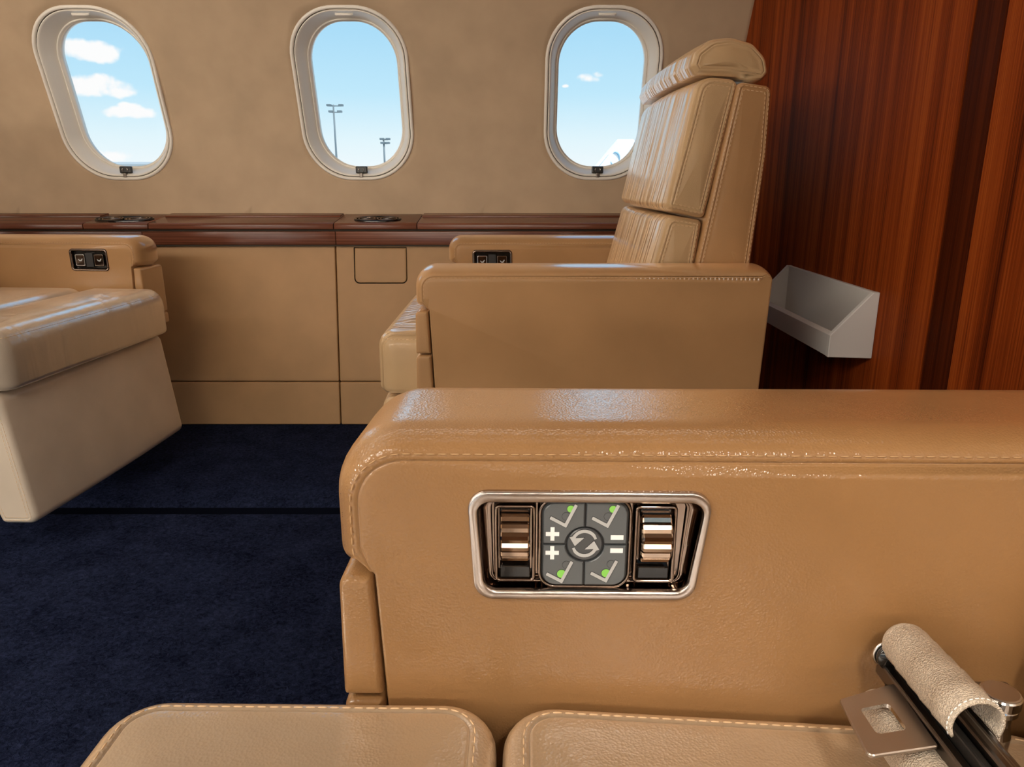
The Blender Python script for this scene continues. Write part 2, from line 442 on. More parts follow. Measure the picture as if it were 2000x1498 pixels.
cells = [(-3.15, WX[3] - .38075, None)]
for i, c in sorted(enumerate(WX), key=lambda t: t[1]): cells.append((c - .38075, c + .38075 if c < .2 else .70, c))
cells.sort()
w_far = build_side_wall('wall_far', WALL_C, 1, cells, 'wall')
w_far.location.y = .013
w_near = build_side_wall('wall_near', NEAR_C, -1, cells, 'wall')
w_near.location.y = -.013

def build_window(n, xc, yc, sgn, full=True):
    def ringpts(hw, hh, r, dr): return [(xc + p.x, *arc(WS + p.y - .24 * max(0, dr - .003), yc, sgn, dr)) for p in win_out(hw, hh, r)]
    def loft(name, secs, mat, parent, closed=False):
        rs = [ringpts(*s) for s in secs]; m = len(rs[0]); v = [q for g in rs for q in g]; f = []
        k = len(rs)
        for i in range(k if closed else k - 1):
            j = (i + 1) % k
            for a in range(m): f.append((i * m + a, i * m + (a + 1) % m, j * m + (a + 1) % m, j * m + a))
        return link(name, mesh(name, v, f), mat, parent)
    # bezel = the window object; dr < 0 is towards the cabin
    bz = loft('window_%d' % n, [(.1765, .2565, .149, .002), (.1765, .2565, .149, -.004), (.1745, .2545, .147, -.0075), (.1715, .2515, .144, -.009),
                                (.1685, .2485, .142, -.008), (.1665, .2465, .14, -.005), (.1655, .2455, .139, .003), (.1655, .2455, .139, .012), (.176, .256, .149, .012)], 'cream', None, True)
    bz['kind'] = 'structure'; bz['label'] = {1: 'left-hand cabin window with cream surround, three clouds behind its pane', 2: 'middle cabin window with cream surround, two light masts behind its pane', 3: 'right-hand cabin window with cream surround, partly hidden by the far seat'}.get(n, 'cream rounded cabin window outside the view')
    loft('bezel_gap', [(.1658, .2458, .139, -.001), (.1632, .2432, .137, .004), (.1625, .2425, .136, .010)], 'cream_gap', bz)
    loft('reveal', [(.1645, .2445, .138, .012), (.1640, .2440, .138, -.002), (.1630, .2430, .137, -.0045), (.1612, .2412, .136, -.0045), (.158, .238, .134, .001),
                    (.152, .231, .131, .016), (.146, .223, .127, .034), (.141, .216, .122, .048), (.1395, .2145, .121, .052)], 'cream', bz)
    loft('inner_ring', [(.1405, .2155, .122, .050), (.1385, .2135, .120, .047), (.1360, .2110, .118, .048), (.1355, .2105, .117, .054), (.1335, .2085, .116, .055),
                        (.1320, .2070, .115, .057), (.1315, .2065, .114, .075), (.145, .22, .12, .08)], 'cream', bz)
    pn = ringpts(.139, .214, .12, .068)
    link('pane', mesh('pane', pn, [tuple(range(len(pn)))]), 'pane', bz, False)
    if not full: return bz
    # shade pull lip in the top of the reveal
    mb = MB(); rows = []
    for (off, dr) in ((.2330, .003), (.2315, -.004), (.2275, -.004), (.2262, .004)):
        rows.append([(xc + x, *arc(WS + off - .0009 * (x / .026) ** 4, yc, sgn, dr + .006 * (abs(x) / .026) ** 6)) for x in [(-.026 + .052 * k / 14) for k in range(15)]])
    v = [q for g in rows for q in g]; f = [(i * 15 + a, i * 15 + a + 1, (i + 1) * 15 + a + 1, (i + 1) * 15 + a) for i in range(3) for a in range(14)]
    link('shade_pull', mesh('shade_pull', v, f), 'cream', bz)
    # latch on the lower reveal
    y, z = arc(WS - .2265, yc, sgn, .012)
    yb, zb = arc(WS - .2465, yc, sgn, -.003)
    la = MB(); la.box(xc - .0185, xc + .0185, y - .011, y + .004, z - .010, z + .0115)
    lt = la.build('latch', 'dark', bz, bev=.003); tag(lt, 'small black window latch')
    st = MB(); st.box(xc - .005, xc + .005, yb - .006, yb + .008, zb - .001, z - .009); st.build('latch_stem', 'gun_metal', lt, bev=.0015)
    c = MB()
    for s in (-1, 1): c.tube([(xc + s * .0065, y - .0118, z - .004), (xc + s * .0085, y - .0122, z + .001), (xc + s * .0065, y - .0118, z + .006)], .0016, 6)
    c.build('latch_clip', 'chrome', lt)
    return bz
for k, c in enumerate(WX): build_window(k + 1, c, WALL_C, 1, True)
for k, c in enumerate(WX): build_window(k + 5, c, NEAR_C, -1, False)

# ceiling: joins the two curved walls
yf, zf = arc(S1, WALL_C, 1); yn, zn = arc(S1, NEAR_C, -1)
mb = MB(); prof = [(yf + .05, zf - .02)] + [(yf + (yn - yf) * t, zf + .22 * math.sin(math.pi * t) ** .8) for t in [k / 16 for k in range(17)]] + [(yn - .05, zn - .02)]
v = [(x, y, z) for x in (-3.15, .75) for (y, z) in prof]; m_ = len(prof)
mb.add(v, [(k, k + 1, m_ + k + 1, m_ + k) for k in range(m_ - 1)])
ce = mb.build('ceiling', 'ceiling'); ce['kind'] = 'structure'
md = ce.modifiers.new('thickness', 'SOLIDIFY'); md.thickness = .03; md.offset = 1

# floor: dropped side floor and slightly raised aisle carpet
fo = rpoly([(1.55, -.06), (2.5, -.06), (2.5, 0), (1.80, 0), (1.718, -.012), (1.692, -.034), (1.55, -.036)], [.001, .001, .001, .05, .02, .01, .001], 6)
me = pillow(fo, -3.15, .70, [(0, 0)], amap=lambda a, b, d: (d, a, b)); fl = link('floor', me, 'carpet')
for p in fl.data.polygons: p.use_smooth = len(p.vertices) == 4; fl['kind'] = 'structure'
oo = rpoly([(-.45, -.04), (1.588, -.04), (1.588, .020), (-.45, .020)], [.001, .001, .014, .001], 6)
me = pillow(oo, -3.15, .70, [(0, 0)], amap=lambda a, b, d: (d, a, b))
ac = link('carpet_panel', me, 'carpet', fl)
for p in ac.data.polygons: p.use_smooth = len(p.vertices) == 4
mb = MB(); mb.box(-3.15, .70, 1.583, 1.702, -.05, -.0215); mb.build('floor_dip_shade', 'dip_shade', fl, False)  # dark strip added in the dip as its painted shade
tag(ac, 'raised navy carpet of the aisle, with a rounded edge')

# end walls
mb = MB(); mb.box(-3.2, -3.14, -.5, 2.6, -.05, 2.0); wl = mb.build('wall_left', 'wall', None, False); wl['kind'] = 'structure'
BX = .69
mb = MB(); mb.box(BX + .012, BX + .05, -.5, 2.52, -.05, 1.95); wr = mb.build('wall_right', 'cream_gap', None, False); wr['kind'] = 'structure'
for nm, a, b, x0, mt in (('veneer_panel', 1.2155, 2.52, 0, 'wood_wall'), ('veneer_strip', 1.139, 1.2140, .0015, 'wood_strip'), ('veneer_panel', -.5, 1.1315, -.002, 'wood_wall')):
    mb = MB(); mb.box(BX + x0, BX + .02, a, b, -.03, 1.94); o = mb.build(nm, mt, wr, bev=.002)
mb = MB(); mb.box(BX + .005, BX + .02, 1.1310, 1.1395, -.03, 1.94); mb.build('shadow_gap', 'black_gloss', wr, False)

# lower side wall: leather covered panels with open joints
mb = MB(); mb.box(-3.15, .70, 2.385, 2.42, -.03, .563); lw = mb.build('wall_far_lower', 'cream_gap', None, False); lw['kind'] = 'structure'
def wy(z): return 2.300 + (z - .14) * (.060 / .428) if z >= .14 else 2.282 + z * (.018 / .14)
def wall_panel(name, x0, x1, z0, z1, hole=None, off=0, rads=.004, mat='panel'):
    o = rpoly([(x0, z0), (x1, z0), (x1, z1), (x0, z1)], rads, 4)
    me = pillow(o, 0, .05, [(0, .004), (.0006, .0018), (.0018, .0004), (.0034, 0), (.006, 0)], [(0, 0)], amap=lambda a, b, d: (a, wy(b) + off + d, b), hole0=hole)
    return link(name, me, mat, lw)
HX0, HX1, HZ0 = -.497, -.330, .4500
wall_panel('wall_panel', -3.12, -.5555, .1425, .575)
hl = rpoly([(HX0, HZ0), (HX1, HZ0), (HX1, .562), (HX0, .562)], [.016, .016, .003, .003], 6)
wall_panel('wall_panel', -.5525, .69, .1425, .575, hole=hl)
hi = wall_panel('access_hatch', HX0 + .0022, HX1 - .0022, HZ0 + .0022, .5598, rads=[.014, .014, .003, .003]); tag(hi, 'tan leather access hatch set in the side panel')
# rim inside the hatch opening
n_ = len(hl); v = [(p.x, wy(p.y) + d, p.y) for d in (0, .02) for p in hl]
link('hatch_rim', mesh('hatch_rim', v, [(k, (k + 1) % n_, n_ + (k + 1) % n_, n_ + k) for k in range(n_)]), 'cream_gap', lw, False)
wall_panel('kick_panel', -3.12, -.5555, .002, .1395)
wall_panel('kick_panel', -.5525, .69, .002, .1395)

# ------------------------------------------------------------------ wooden ledge under the windows
ld = empty('side_ledge', (-.5, 2.4, .60))
tag(ld, 'dark reddish wood side ledge running along the wall below the windows', 'ledge')
def L_(p): return p - Vector((-.5, 2.4, .60))
tops = [-3.13, -1.318, -1.118, -.548, -.292, .688]
prof = rpoly([(2.325, .619), (2.325, .6375), (2.47, .6545), (2.495, .6575), (2.495, .619)], [.004, .008, .0, .0, .001], 5)
for a, b in zip(tops, tops[1:]):
    me = pillow(prof, a + .0012, b - .0012, [(0, .0008), (.0008, 0), (.002, 0)], amap=lambda p, q, d: tuple(L_(Vector((d, p, q)))))
    o = link('ledge_top', me, 'wood_ledge', ld)
for a, b in ((-3.13, -1.146), (-1.144, -.5475), (-.5455, .688)):
    me = pillow(rpoly([(2.338, .571), (2.338, .6125), (2.40, .6125), (2.40, .571)], .002, 3), a, b, [(0, .0008), (.0008, 0), (.002, 0)], amap=lambda p, q, d: tuple(L_(Vector((d, p, q)))))
    link('fascia_panel', me, 'wood_ledge', ld)
mb = MB(); mb.box(-3.13, .688, 2.346, 2.48, .566, .6195); mb.v = [tuple(L_(Vector(q))) for q in mb.v]; mb.build('ledge_core', 'cream_gap', ld, False)
# raised back rail of the ledge
for a, b in ((-3.13, -1.318), (-1.118, -.548), (-.292, .688)):
    me = pillow(rpoly([(2.440, .648), (2.440, .6555), (2.495, .661), (2.495, .648)], [.001, .003, .001, .001], 3), a + .004, b - .004, [(0, .001), (.001, 0), (.002, 0)], amap=lambda p, q, d: tuple(L_(Vector((d, p, q)))))
    link('ledge_lid', me, 'wood_ledge', ld)
def cup_holder(xc, yc, hw):
    def top(y): return .6375 + (y - 2.325) * (.017 / .145)
    def ov(a, b, n=40): return [(a * math.cos(2 * math.pi * k / n), b * math.sin(2 * math.pi * k / n)) for k in range(n)]
    rings = []
    for (s, dz) in ((1.0, 0), (1.0, .004), (.97, .0058), (.93, .005), (.91, .002), (.90, .0008)): rings.append([(xc + x * (hw - .048 * (1 - s)) / hw, yc + y * s, top(yc + y * s) + dz) for x, y in ov(hw, .044)])
    v = [tuple(L_(Vector(q))) for g in rings for q in g]; n = 40
    f = [(i * n + k, i * n + (k + 1) % n, (i + 1) * n + (k + 1) % n, (i + 1) * n + k) for i in range(5) for k in range(n)] + [tuple(5 * n + k for k in range(n))]
    o = link('cup_holder', mesh('c', v, f), 'black_gloss', ld); tag(o, 'glossy black oval cup holder with chrome rings')
    for sx in (-1, 1):
        mb = MB(); cx = xc + sx * hw * .46
        for rr in (.033, .024): mb.tube([L_(Vector((cx + rr * 1.05 * math.cos(t), yc + rr * math.sin(t), top(yc + rr * math.sin(t)) + .0035))) for t in [2 * math.pi * k / 28 for k in range(28)]], .0022, 6, True)
        mb.build('cup_ring', 'smoke_chrome', o)
        mb = MB()
        for q in range(5):
            yy = yc - .022 + .011 * q; mb.tube([L_(Vector((cx - .018, yy, top(yy) + .0028))), L_(Vector((cx + .018, yy + .006, top(yy) + .0028)))], .0018, 6)
        mb.build('cup_grip', 'gun_metal', o)
cup_holder(-1.218, 2.388, .092); cup_holder(-.422, 2.388, .074)

# ================================================================== seats
# local frame: the seat faces -x, y = 0 is its middle, arms from |y| = .305 to .415
AI, AO = .305, .415
def arm_outline(notch, bot, top=.622, back=.452):
    pts = [(-.171, notch), (-.171, top), (back, top), (back - .012, bot), (-.1455 + (notch - bot) * .042, bot), (-.1455, notch)]
    return rpoly(pts, [.014, .060, .020, .012, .006, .002], 10)
def arm(seat, side, notch, split, mat, trim_mat, hole=None, bot=.28, ao=AO, top=.622, tilt=0.0, roll=None):
    """side +1 / -1 = which arm; hole is cut into its inner face"""
    out = arm_outline(notch, bot, top)
    wt = [1] * 11 + [1] * 11 + [1 - .8 * k / 10 for k in range(11)] + [.2] * 11 + [.15] * 11 + [.12] * 11
    p = ell(.022 + top - .622, *(roll or (.046,)), 10); p_out = ell(.012, .034, 10) if roll else ell(.016, .056, 10)
    y0, y1 = (AI, ao) if side > 0 else (-AI, -ao)
    tl = (lambda c: (c.x, c.y, c.z - tilt * max(0, abs(c.y) - AI - .012) * max(0, min(1, (c.z - .55) / .05)))) if tilt else None
    a = link('armrest', pillow(out, y0, y1, p, p_out, hole0=hole, wt=wt, deform=tl), mat, seat)
    # sewing along both faces
    for yy, o_ in ((y0, -1 if side > 0 else 1), (y1, 1 if side > 0 else -1)):
        for ins, mt in ((.0180 + (top - .622 if yy == y0 else 0), 'thread_arm'),):
            q = [a_.lerp(b_, w_) for a_, b_, w_ in zip(out, inset(out, ins), wt)]
            d = .0010
            # follow the outline from the front notch over the top to the rear
            path = [(v.x, yy + o_ * .0002, v.y) for v in q]
            k0 = min(range(len(path)), key=lambda k: (path[k][0] + .15) ** 2 + (path[k][2] - notch - .02) ** 2)
            k1 = max(range(len(path)), key=lambda k: path[k][0] + path[k][2])
            path = path[k0:k1 + 1] if k1 > k0 else path[k0:] + path[:k1 + 1]
            stitches('stitching', path, a, mt, closed=False, r=.00045)
    # separate strip down the front below the notch, in two pieces
    for z1, z0 in ((notch - .0035, split + .0015), (split - .0015, bot + .004)):
        def fx(z): return -.1690 - .0015 * (notch - z) / .1
        def bx_(z): return -.1470 + (notch - z) * .042
        st = rpoly([(fx(z0), z0), (fx(z1), z1), (bx_(z1), z1), (bx_(z0), z0)], [.003, .008, .003, .002], 6)
        me = pillow(st, y0 + (.001 if side > 0 else -.001), y1 - (.001 if side > 0 else -.001), ell(.004, .007, 4, False))
        link('front_trim', me, trim_mat, a)
    return a

def cushion(name, seat, x0, x1, y0, y1, z0, z1, mat, ri=.020, rd=.024, dome=.010, rc=.028, thread=True, tilt=0.0, low=False):
    out = rpoly([(x0, y0), (x1, y0), (x1, y1), (x0, y1)], rc, 8, .05)
    zm = z0
    def df(c):
        k = (c.z - zm) / (z1 - zm)
        return (c.x, c.y, c.z + tilt * (c.x - x0) * k)
    p1 = ell(ri, rd, 8, not low); p0 = ell(.010, .012, 4, False)
    me = pillow(out, z0, z1, p0, p1, amap=lambda a, b, d: (a, b, d), dome1=dome, deform=df)
    o = link(name, me, mat, seat)
    if thread:
        path = []
        if low:                                 # seam on the front of the roll
            for v in inset(out, ri * .20): path.append(df(Vector((v.x, v.y, z1 - rd * .398 + .0004))))
        else:
            for v in inset(out, ri - .0028): path.append(df(Vector((v.x, v.y, z1 + .0001 - rd * .009))))
        stitches('stitching', path, o, 'thread', r=.00055, pitch=.008, ln=.0058)
    return o

def side_block(name, seat, pts, rad, hy, mat, ri=.020, rd=.022, bulge=0.0, dome=.004, nseg=14, thread=True, parent=None, tm='thread'):
    """padded block: outline in x/z swept across the seat width; front face crowned by bulge"""
    out = rpoly([Vector(p) for p in pts], rad, 8, .03)
    cx = sum(p[0] for p in pts) / len(pts)
    def df(c):
        k = 1 - (c.y / hy) ** 2
        return (c.x - (bulge * k if c.x < cx else 0), c.y, c.z)
    p = ell(ri, rd, 6, tail=.005)
    o = link(name, pillow(out, -hy, hy, p, p, nseg=nseg, dome0=dome, dome1=dome, deform=df), mat, seat)
    if thread:
        for s in (-1, 1):
            for ins in (ri - .003, ri + .004):
                path = [df(Vector((v.x, s * (hy + .0004 - (.0006 if ins < ri else 0)), v.y))) for v in inset(out, ins)]
                stitches('stitching', path, o, tm, r=.0005, pitch=.008, ln=.0056)
    return o

def make_seat(label, loc, rz, cfg):
    s = empty('cabin_seat', loc, rz); tag(s, label, 'seat', 'tan leather cabin seats')
    mt = cfg['arm_mat']; cm = cfg['cush_mat']
    # pedestal
    me = pillow(rpoly([(.07, -.22), (.36, -.22), (.36, .22), (.07, .22)], .05, 6), cfg.get('floor', 0) + .001, .36, ell(.006, .008, 3, False), amap=lambda a, b, d: (a * (1 - .12 * d) + .01, b * (1 - .12 * d), d))
    link('pedestal', me, 'panel', s)
    for side in (1, -1):
        hole = None
        if cfg['panel_side'] == side:
            hole = [(cfg['panel_x'] + (-1 if side < 0 else 1) * u, cfg['panel_z'] + w) for u, w in cfg['hole']]
        arm(s, side, cfg['notch'], cfg['split'], mt, mt, hole, cfg.get('arm_bot', .28), cfg.get('ao', AO), cfg.get('arm_top', .622), cfg.get('arm_tilt', 0), cfg.get('roll'))
    zt = cfg['cush_z']; xf = cfg['cush_front']; xs = cfg['cush_split']; zb = cfg['cush_z'] - .122
    cushion('front_cushion', s, xf, xs - .002, -.301, .301, zb, zt, cm, ri=cfg.get('ri', .024), rd=cfg.get('rd', .03), rc=cfg.get('rc', .03), dome=.008, low=cfg.get('low', False))
    cushion('seat_cushion', s, xs + .002, .31, -.301, .301, zb, zt, cm, ri=cfg.get('ri', .024), rd=cfg.get('rd', .03), dome=.010, rc=cfg.get('rc', .03), tilt=cfg.get('tilt', 0), low=cfg.get('low', False))
    lf, lb = cfg['leg_top'], cfg['leg_bot']
    side_block('leg_rest', s, [(lf, zb - .006), (lb, .085), (lb + .078, .083), (lf + .13, zb - .006)], [.022, .018, .012, .01], .301, cfg['leg_mat'], ri=.012, rd=.014, bulge=.006, dome=.002)
    dx = cfg.get('back_dx', 0.0); bm_ = cfg['back_mat']
    sh = lambda pts: [(x + dx, z) for x, z in pts]
    side_block('back_shell', s, sh([(.345, .62), (.398, .934), (.459, .926), (.460, .81), (.446, .60), (.425, .33), (.335, .33)]), [.02, .012, .014, .05, .05, .02, .02], .296, mt, ri=.008, rd=.009, dome=.003)
    side_block('lower_back_cushion', s, sh([(.235, cfg['cush_z'] + .012), (.332, cfg['cush_z'] + .012), (.3545, .6945), (.288, .7045)]), [.03, .01, .010, .020], .292, bm_, ri=.011, rd=.022, bulge=.014, dome=.002)
    side_block('upper_back_cushion', s, sh([(.2815, .713), (.3570, .6965), (.4035, .9385), (.332, .9450)]), [.014, .010, .014, .030], .292, bm_, ri=.011, rd=.022, bulge=.016, dome=.002)
    side_block('headrest', s, sh([(.326, .946), (.316, .962), (.322, .985), (.350, 1.006), (.385, 1.010), (.425, 1.000), (.450, .976), (.457, .950), (.446, .936), (.415, .940), (.38, .944)]), [.006, .012, .020, .03, .04, .03, .03, .012, .010, .02, .02], .284, bm_, ri=.010, rd=.026, bulge=.012, dome=.005, thread=False)
    return s

# ------------------------------------------------------------------ seat control unit in the arm face
KX, KZ = 8.5e-5, 9.3e-5
def K(cx, cy): return Vector(((cx - 985) * KX, -(cy - 515) * KZ))
BEZ_OUT = rpoly([K(128, 920), K(1792, 920), K(1900, 110), K(76, 108)], [.0125, .0125, .0125, .0125], 8)
BEZ_IN = rpoly([K(203, 850), K(1737, 850), K(1836, 192), K(148, 192)], [.009, .009, .008, .008], 8)
def plate(name, out, d0, d1, mat, parent, bevel=.0004, smooth=False):
    """flat piece in panel coordinates: x right, z up, depth along y (negative = towards the viewer)"""
    me = pillow(out, d1, d0, [(0, bevel), (bevel, 0)], [(0, 0)])
    o = link(name, me, mat, parent, smooth); return o
def ring_plate(name, o0, o1, prof, mat, parent):
    """loft between two matched outlines; prof = (t, depth)"""
    n = len(o0); v = []; f = []
    for (t, d) in prof: v += [(a.lerp(b, t).x, d, a.lerp(b, t).y) for a, b in zip(o0, o1)]
    for i in range(len(prof) - 1):
        for k in range(n): f.append((i * n + k, i * n + (k + 1) % n, (i + 1) * n + (k + 1) % n, (i + 1) * n + k))
    return link(name, mesh(name, v, f), mat, parent)
def control_panel(seat, x, z, side):
    tray_o = inset(BEZ_IN, -.0012); n = len(tray_o)
    v = [(p.x, d, p.y) for d in (-.001, .010) for p in tray_o]
    t = link('control_panel', mesh('tray', v, [(k, (k + 1) % n, n + (k + 1) % n, n + k) for k in range(n)] + [tuple(n + k for k in range(n))]), 'smoke_chrome', seat, False)
    t.location = (x, AI if side > 0 else -AI, z); t.rotation_euler = (0, 0, 0 if side > 0 else math.pi)
    tag(t, 'seat control unit in a chrome frame with two thumb wheels and a grey keypad')
    ring_plate('bezel', BEZ_OUT, BEZ_IN, [(-.03, .003), (-.02, -.0008), (.0, -.0022), (.06, -.0030), (.16, -.0033), (.84, -.0033), (.94, -.0026), (1.0, -.0010), (1.02, .006)], 'brushed', t)
    # curved inner side walls of the tray
    side_o = inset(BEZ_IN, .0002); side_i = inset(rpoly([K(262, 838), K(1690, 838), K(1735, 215), K(245, 215)], .006, 8), 0)
    ring_plate('inner_frame', side_o, side_i, [(0, .0005), (.15, .004), (.5, .0072), (.85, .0078), (1, .0070), (1.1, .0098)], 'smoke_chrome', t)
    for (a, b) in ((275, 590), (1330, 1650)):                      # wells and thumb wheels
        wo = rpoly([K(a, 820), K(b, 820), K(b, 232), K(a, 232)], .0035, 6); wi = inset(wo, .0024)
        w = ring_plate('wheel_well', wo, wi, [(-.1, .009), (0, .0035), (.3, .0025), (.7, .0025), (1, .0035), (1.05, .0098)], 'smoke_chrome', t)
        c = K((a + b) / 2, 470); hw = (b - a) / 2 * KX - .0036; rr = .0185
        mb = MB(); ns = 16; vv = []
        prof = [(-hw, rr - .0022), (-hw + .0009, rr - .0006), (-hw + .0016, rr), (hw - .0016, rr), (hw - .0009, rr - .0006), (hw, rr - .0022)]
        for (px_, r_) in prof:
            for k in range(ns * 3):
                # grip flats: each third of a facet is slightly recessed
                r2 = r_ - (.0011 if k % 3 == 0 else 0); th = 2 * math.pi * k / (ns * 3)
                vv.append((c.x + px_, .0108 + r2 * math.cos(th), c.y + r2 * math.sin(th) * 1.05))
        m = ns * 3
        ff = [(i * m + k, i * m + (k + 1) % m, (i + 1) * m + (k + 1) % m, (i + 1) * m + k) for i in range(5) for k in range(m)] + [tuple(range(m)), tuple(5 * m + k for k in range(m))]
        mb.add(vv, ff); mb.build('thumb_wheel', 'wheel_chrome', t, False)
        so_ = rpoly([K(a + 40, 805), K(b - 40, 805), K(b - 40, 705), K(a + 40, 705)], .001, 3)
        plate('wheel_stop', so_, .010, .0045, 'black_gloss', t, .0008)
        so_ = rpoly([K(a + 40, 330), K(b - 40, 330), K(b - 40, 262), K(a + 40, 262)], .001, 3)
        plate('wheel_stop', so_, .010, .0050, 'black_gloss', t, .0008)
    # keypad: four grey keys around a round key
    po = rpoly([K(632, 832), K(1284, 832), K(1284, 192), K(632, 192)], .0090, 8)
    pb = ring_plate('keypad_frame', inset(po, -.0022), po, [(-.1, .009), (0, .002), (.4, .0008), (1, .0016), (1.05, .009)], 'smoke_chrome', t)
    plate('keypad_base', po, .009, .0022, 'icon_line', t)
    cc = K(957, 510); cr = .0126
    for (sx, sz) in ((-1, 1), (1, 1), (1, -1), (-1, -1)):
        xo = K(646, 510).x if sx < 0 else K(1268, 510).x; zo = K(957, 202).y if sz > 0 else K(957, 818).y
        g = .0007; pts = []
        x0_, z0_ = cc.x + sx * g, cc.y + sz * g
        a0 = math.asin(g / cr)
        arcp = [Vector((cc.x + sx * cr * math.cos(q), cc.y + sz * cr * math.sin(q))) for q in [a0 + (math.pi / 2 - 2 * a0) * k / 10 for k in range(11)]]
        corner = rpoly([Vector((x0_, zo)), Vector((xo, zo)), Vector((xo, z0_))], [0, .0080, 0], 8)
        pts = arcp + corner
        if area2(pts) < 0: pts = pts[::-1]
        plate('key', pts, .003, -.0004, 'key', t, .0005)
    ro = [Vector((cc.x + .0113 * math.cos(2 * math.pi * k / 40), cc.y + .0113 * math.sin(2 * math.pi * k / 40))) for k in range(40)]
    plate('round_key', ro, .003, -.0002, 'key_round', t, .0007)
    D0, D1 = -.0003, -.00062
    def flat(name, pts, mat, d=0.0):
        pts = [Vector(p) for p in pts]
        if area2(pts) < 0: pts = pts[::-1]
        me = pillow(pts, D1 - d, D0 + .0004, [(0, 0)], [(0, 0)]); return link(name, me, mat, t, False)
    def outlined(name, pts, mat, d=0.0, w=.00028):
        pts = [Vector(p) for p in pts]
        if area2(pts) < 0: pts = pts[::-1]
        flat('icon_outline', inset(pts, -w), 'icon_line', d - .00008); flat(name, pts, mat, d)
    def disc(cx, cy, r, n=22): return [K(cx, cy) + Vector((r * KX * math.cos(2 * math.pi * k / n), r * KX * math.sin(2 * math.pi * k / n))) for k in range(n)]
    def seat_icon(ox, oy, which):
        # disc behind, then the V shaped seat outline over it; which 0 = upper back, 1 = lower back
        lo, up = (ox + 118, oy + 95), (ox + 150, oy + 35)
        if which == 0:
            outlined('icon_pad_faint', disc(lo[0] - 2, lo[1] - 5, 30), 'key', 0.0); outlined('icon_pad_green', disc(up[0], up[1], 28), 'icon_green', .00004)
        else:
            outlined('icon_pad_faint', disc(up[0] - 2, up[1] - 4, 30), 'key', 0.0); outlined('icon_pad_green', disc(lo[0] - 6, lo[1] + 5, 34), 'icon_green', .00004)
        a, b, c = Vector((ox + 8, oy + 105)), Vector((ox + 112, oy + 158)), Vector((ox + 188, oy + 8))
        def band(w):
            d1 = (b - a).normalized(); d2 = (c - b).normalized(); n1 = Vector((-d1.y, d1.x)); n2 = Vector((-d2.y, d2.x))
            mit = (n1 + n2).normalized(); mit = mit / mit.dot(n1)
            return [a + n1 * w - d1 * w, b + mit * w, c + n2 * w + d2 * w * .3, c - n2 * w + d2 * w * .3, b - mit * w, a - n1 * w - d1 * w]
        outlined('icon_seat', rpoly([K(*p) for p in band(12)], .0004, 3), 'icon_grey', .0001)
    seat_icon(698, 208, 0); seat_icon(1010, 208, 0); seat_icon(675, 633, 1); seat_icon(1012, 625, 1)
    def plus(cx, cy, a=50, w=15):
        return [K(cx + x, cy + y) for x, y in ((-w, -a), (w, -a), (w, -w), (a, -w), (a, w), (w, w), (w, a), (-w, a), (-w, w), (-a, w), (-a, -w), (-w, -w))]
    flat('icon_plus', plus(714, 430), 'icon_white'); flat('icon_plus', plus(714, 572), 'icon_white')
    for cy in (453, 552): flat('icon_minus', [K(1150, cy - 17), K(1245, cy - 17), K(1245, cy + 17), K(1150, cy + 17)], 'icon_white')
    def arrow(sgn):
        c0 = (955, 500); pts = []
        ang = [R(22) + (R(150) - R(22)) * k / 14 for k in range(15)]
        ro_, ri_ = 104, 80
        def P_(r, q): return (c0[0] + sgn * r * math.cos(q), c0[1] - sgn * r * math.sin(q))
        o_ = [P_(ro_ - (4 if k < 2 else 0), q) for k, q in enumerate(ang)]; i_ = [P_(ri_, q) for q in reversed(ang)]
        e = (c0[0] - sgn * 112, c0[1] - sgn * 46); e2 = (c0[0] - sgn * 2, c0[1] - sgn * 44); tip = (c0[0] - sgn * 72, c0[1] + sgn * 20)
        return [K(*p) for p in o_ + [e, tip, e2] + i_]
    for sg in (1, -1): outlined('icon_arrow', arrow(sg), 'icon_grey', 0.0, .0002)
    return t
def small_control(seat, x, z, side, label):
    w, h = .053, .0295
    oo = rpoly([(-w, h), (-w + .002, -h), (w + .001, -h), (w, h)], .0095, 6)[::-1]; ii = inset(oo, .006)
    n = len(oo); tr = inset(oo, .005)
    v = [(p.x, d, p.y) for d in (0, .009) for p in tr]
    t = link('control_panel', mesh('tray', v, [(k, (k + 1) % n, n + (k + 1) % n, n + k) for k in range(n)] + [tuple(n + k for k in range(n))]), 'black_gloss', seat, False)
    t.location = (x, AI if side > 0 else -AI, z); t.rotation_euler = (0, 0, 0 if side > 0 else math.pi); tag(t, label)
    ring_plate('bezel', oo, ii, [(-.2, .002), (0, -.002), (.3, -.0036), (.7, -.0034), (1, -.001), (1.1, .006)], 'smoke_chrome', t)
    for sx in (-1, 1):
        c = Vector((sx * .0265, -.001)); r = [Vector((c.x + a * .0135, c.y + b * .0155)) for a, b in ((-1, -1), (1, -1), (1, 1), (-1, 1))]
        ro = rpoly(r, .004, 5); ring_plate('button_frame', ro, inset(ro, .0025), [(-.1, .008), (0, .0015), (.5, .0004), (1, .0016), (1.1, .008)], 'chrome' if sx < 0 else 'smoke_chrome', t)
        plate('button', inset(ro, .0022), .008, .0028, 'smoke_chrome', t, .0006)
        ic = [c + Vector(p) for p in ((-.006, .001), (-.002, -.003), (.003, -.003), (.007, .0035), (.005, .0045), (.0015, 0), (-.002, 0), (-.005, .003))]
        plate('icon_seat', ic if area2(ic) > 0 else ic[::-1], .003, .0023, 'icon_grey', t, .0002)
    plate('keypad', rpoly([(-.0105, -.019), (.0105, -.019), (.0105, .018), (-.0105, .018)], .002, 4), .008, .0012, 'dark', t, .0006)
    return t, tr

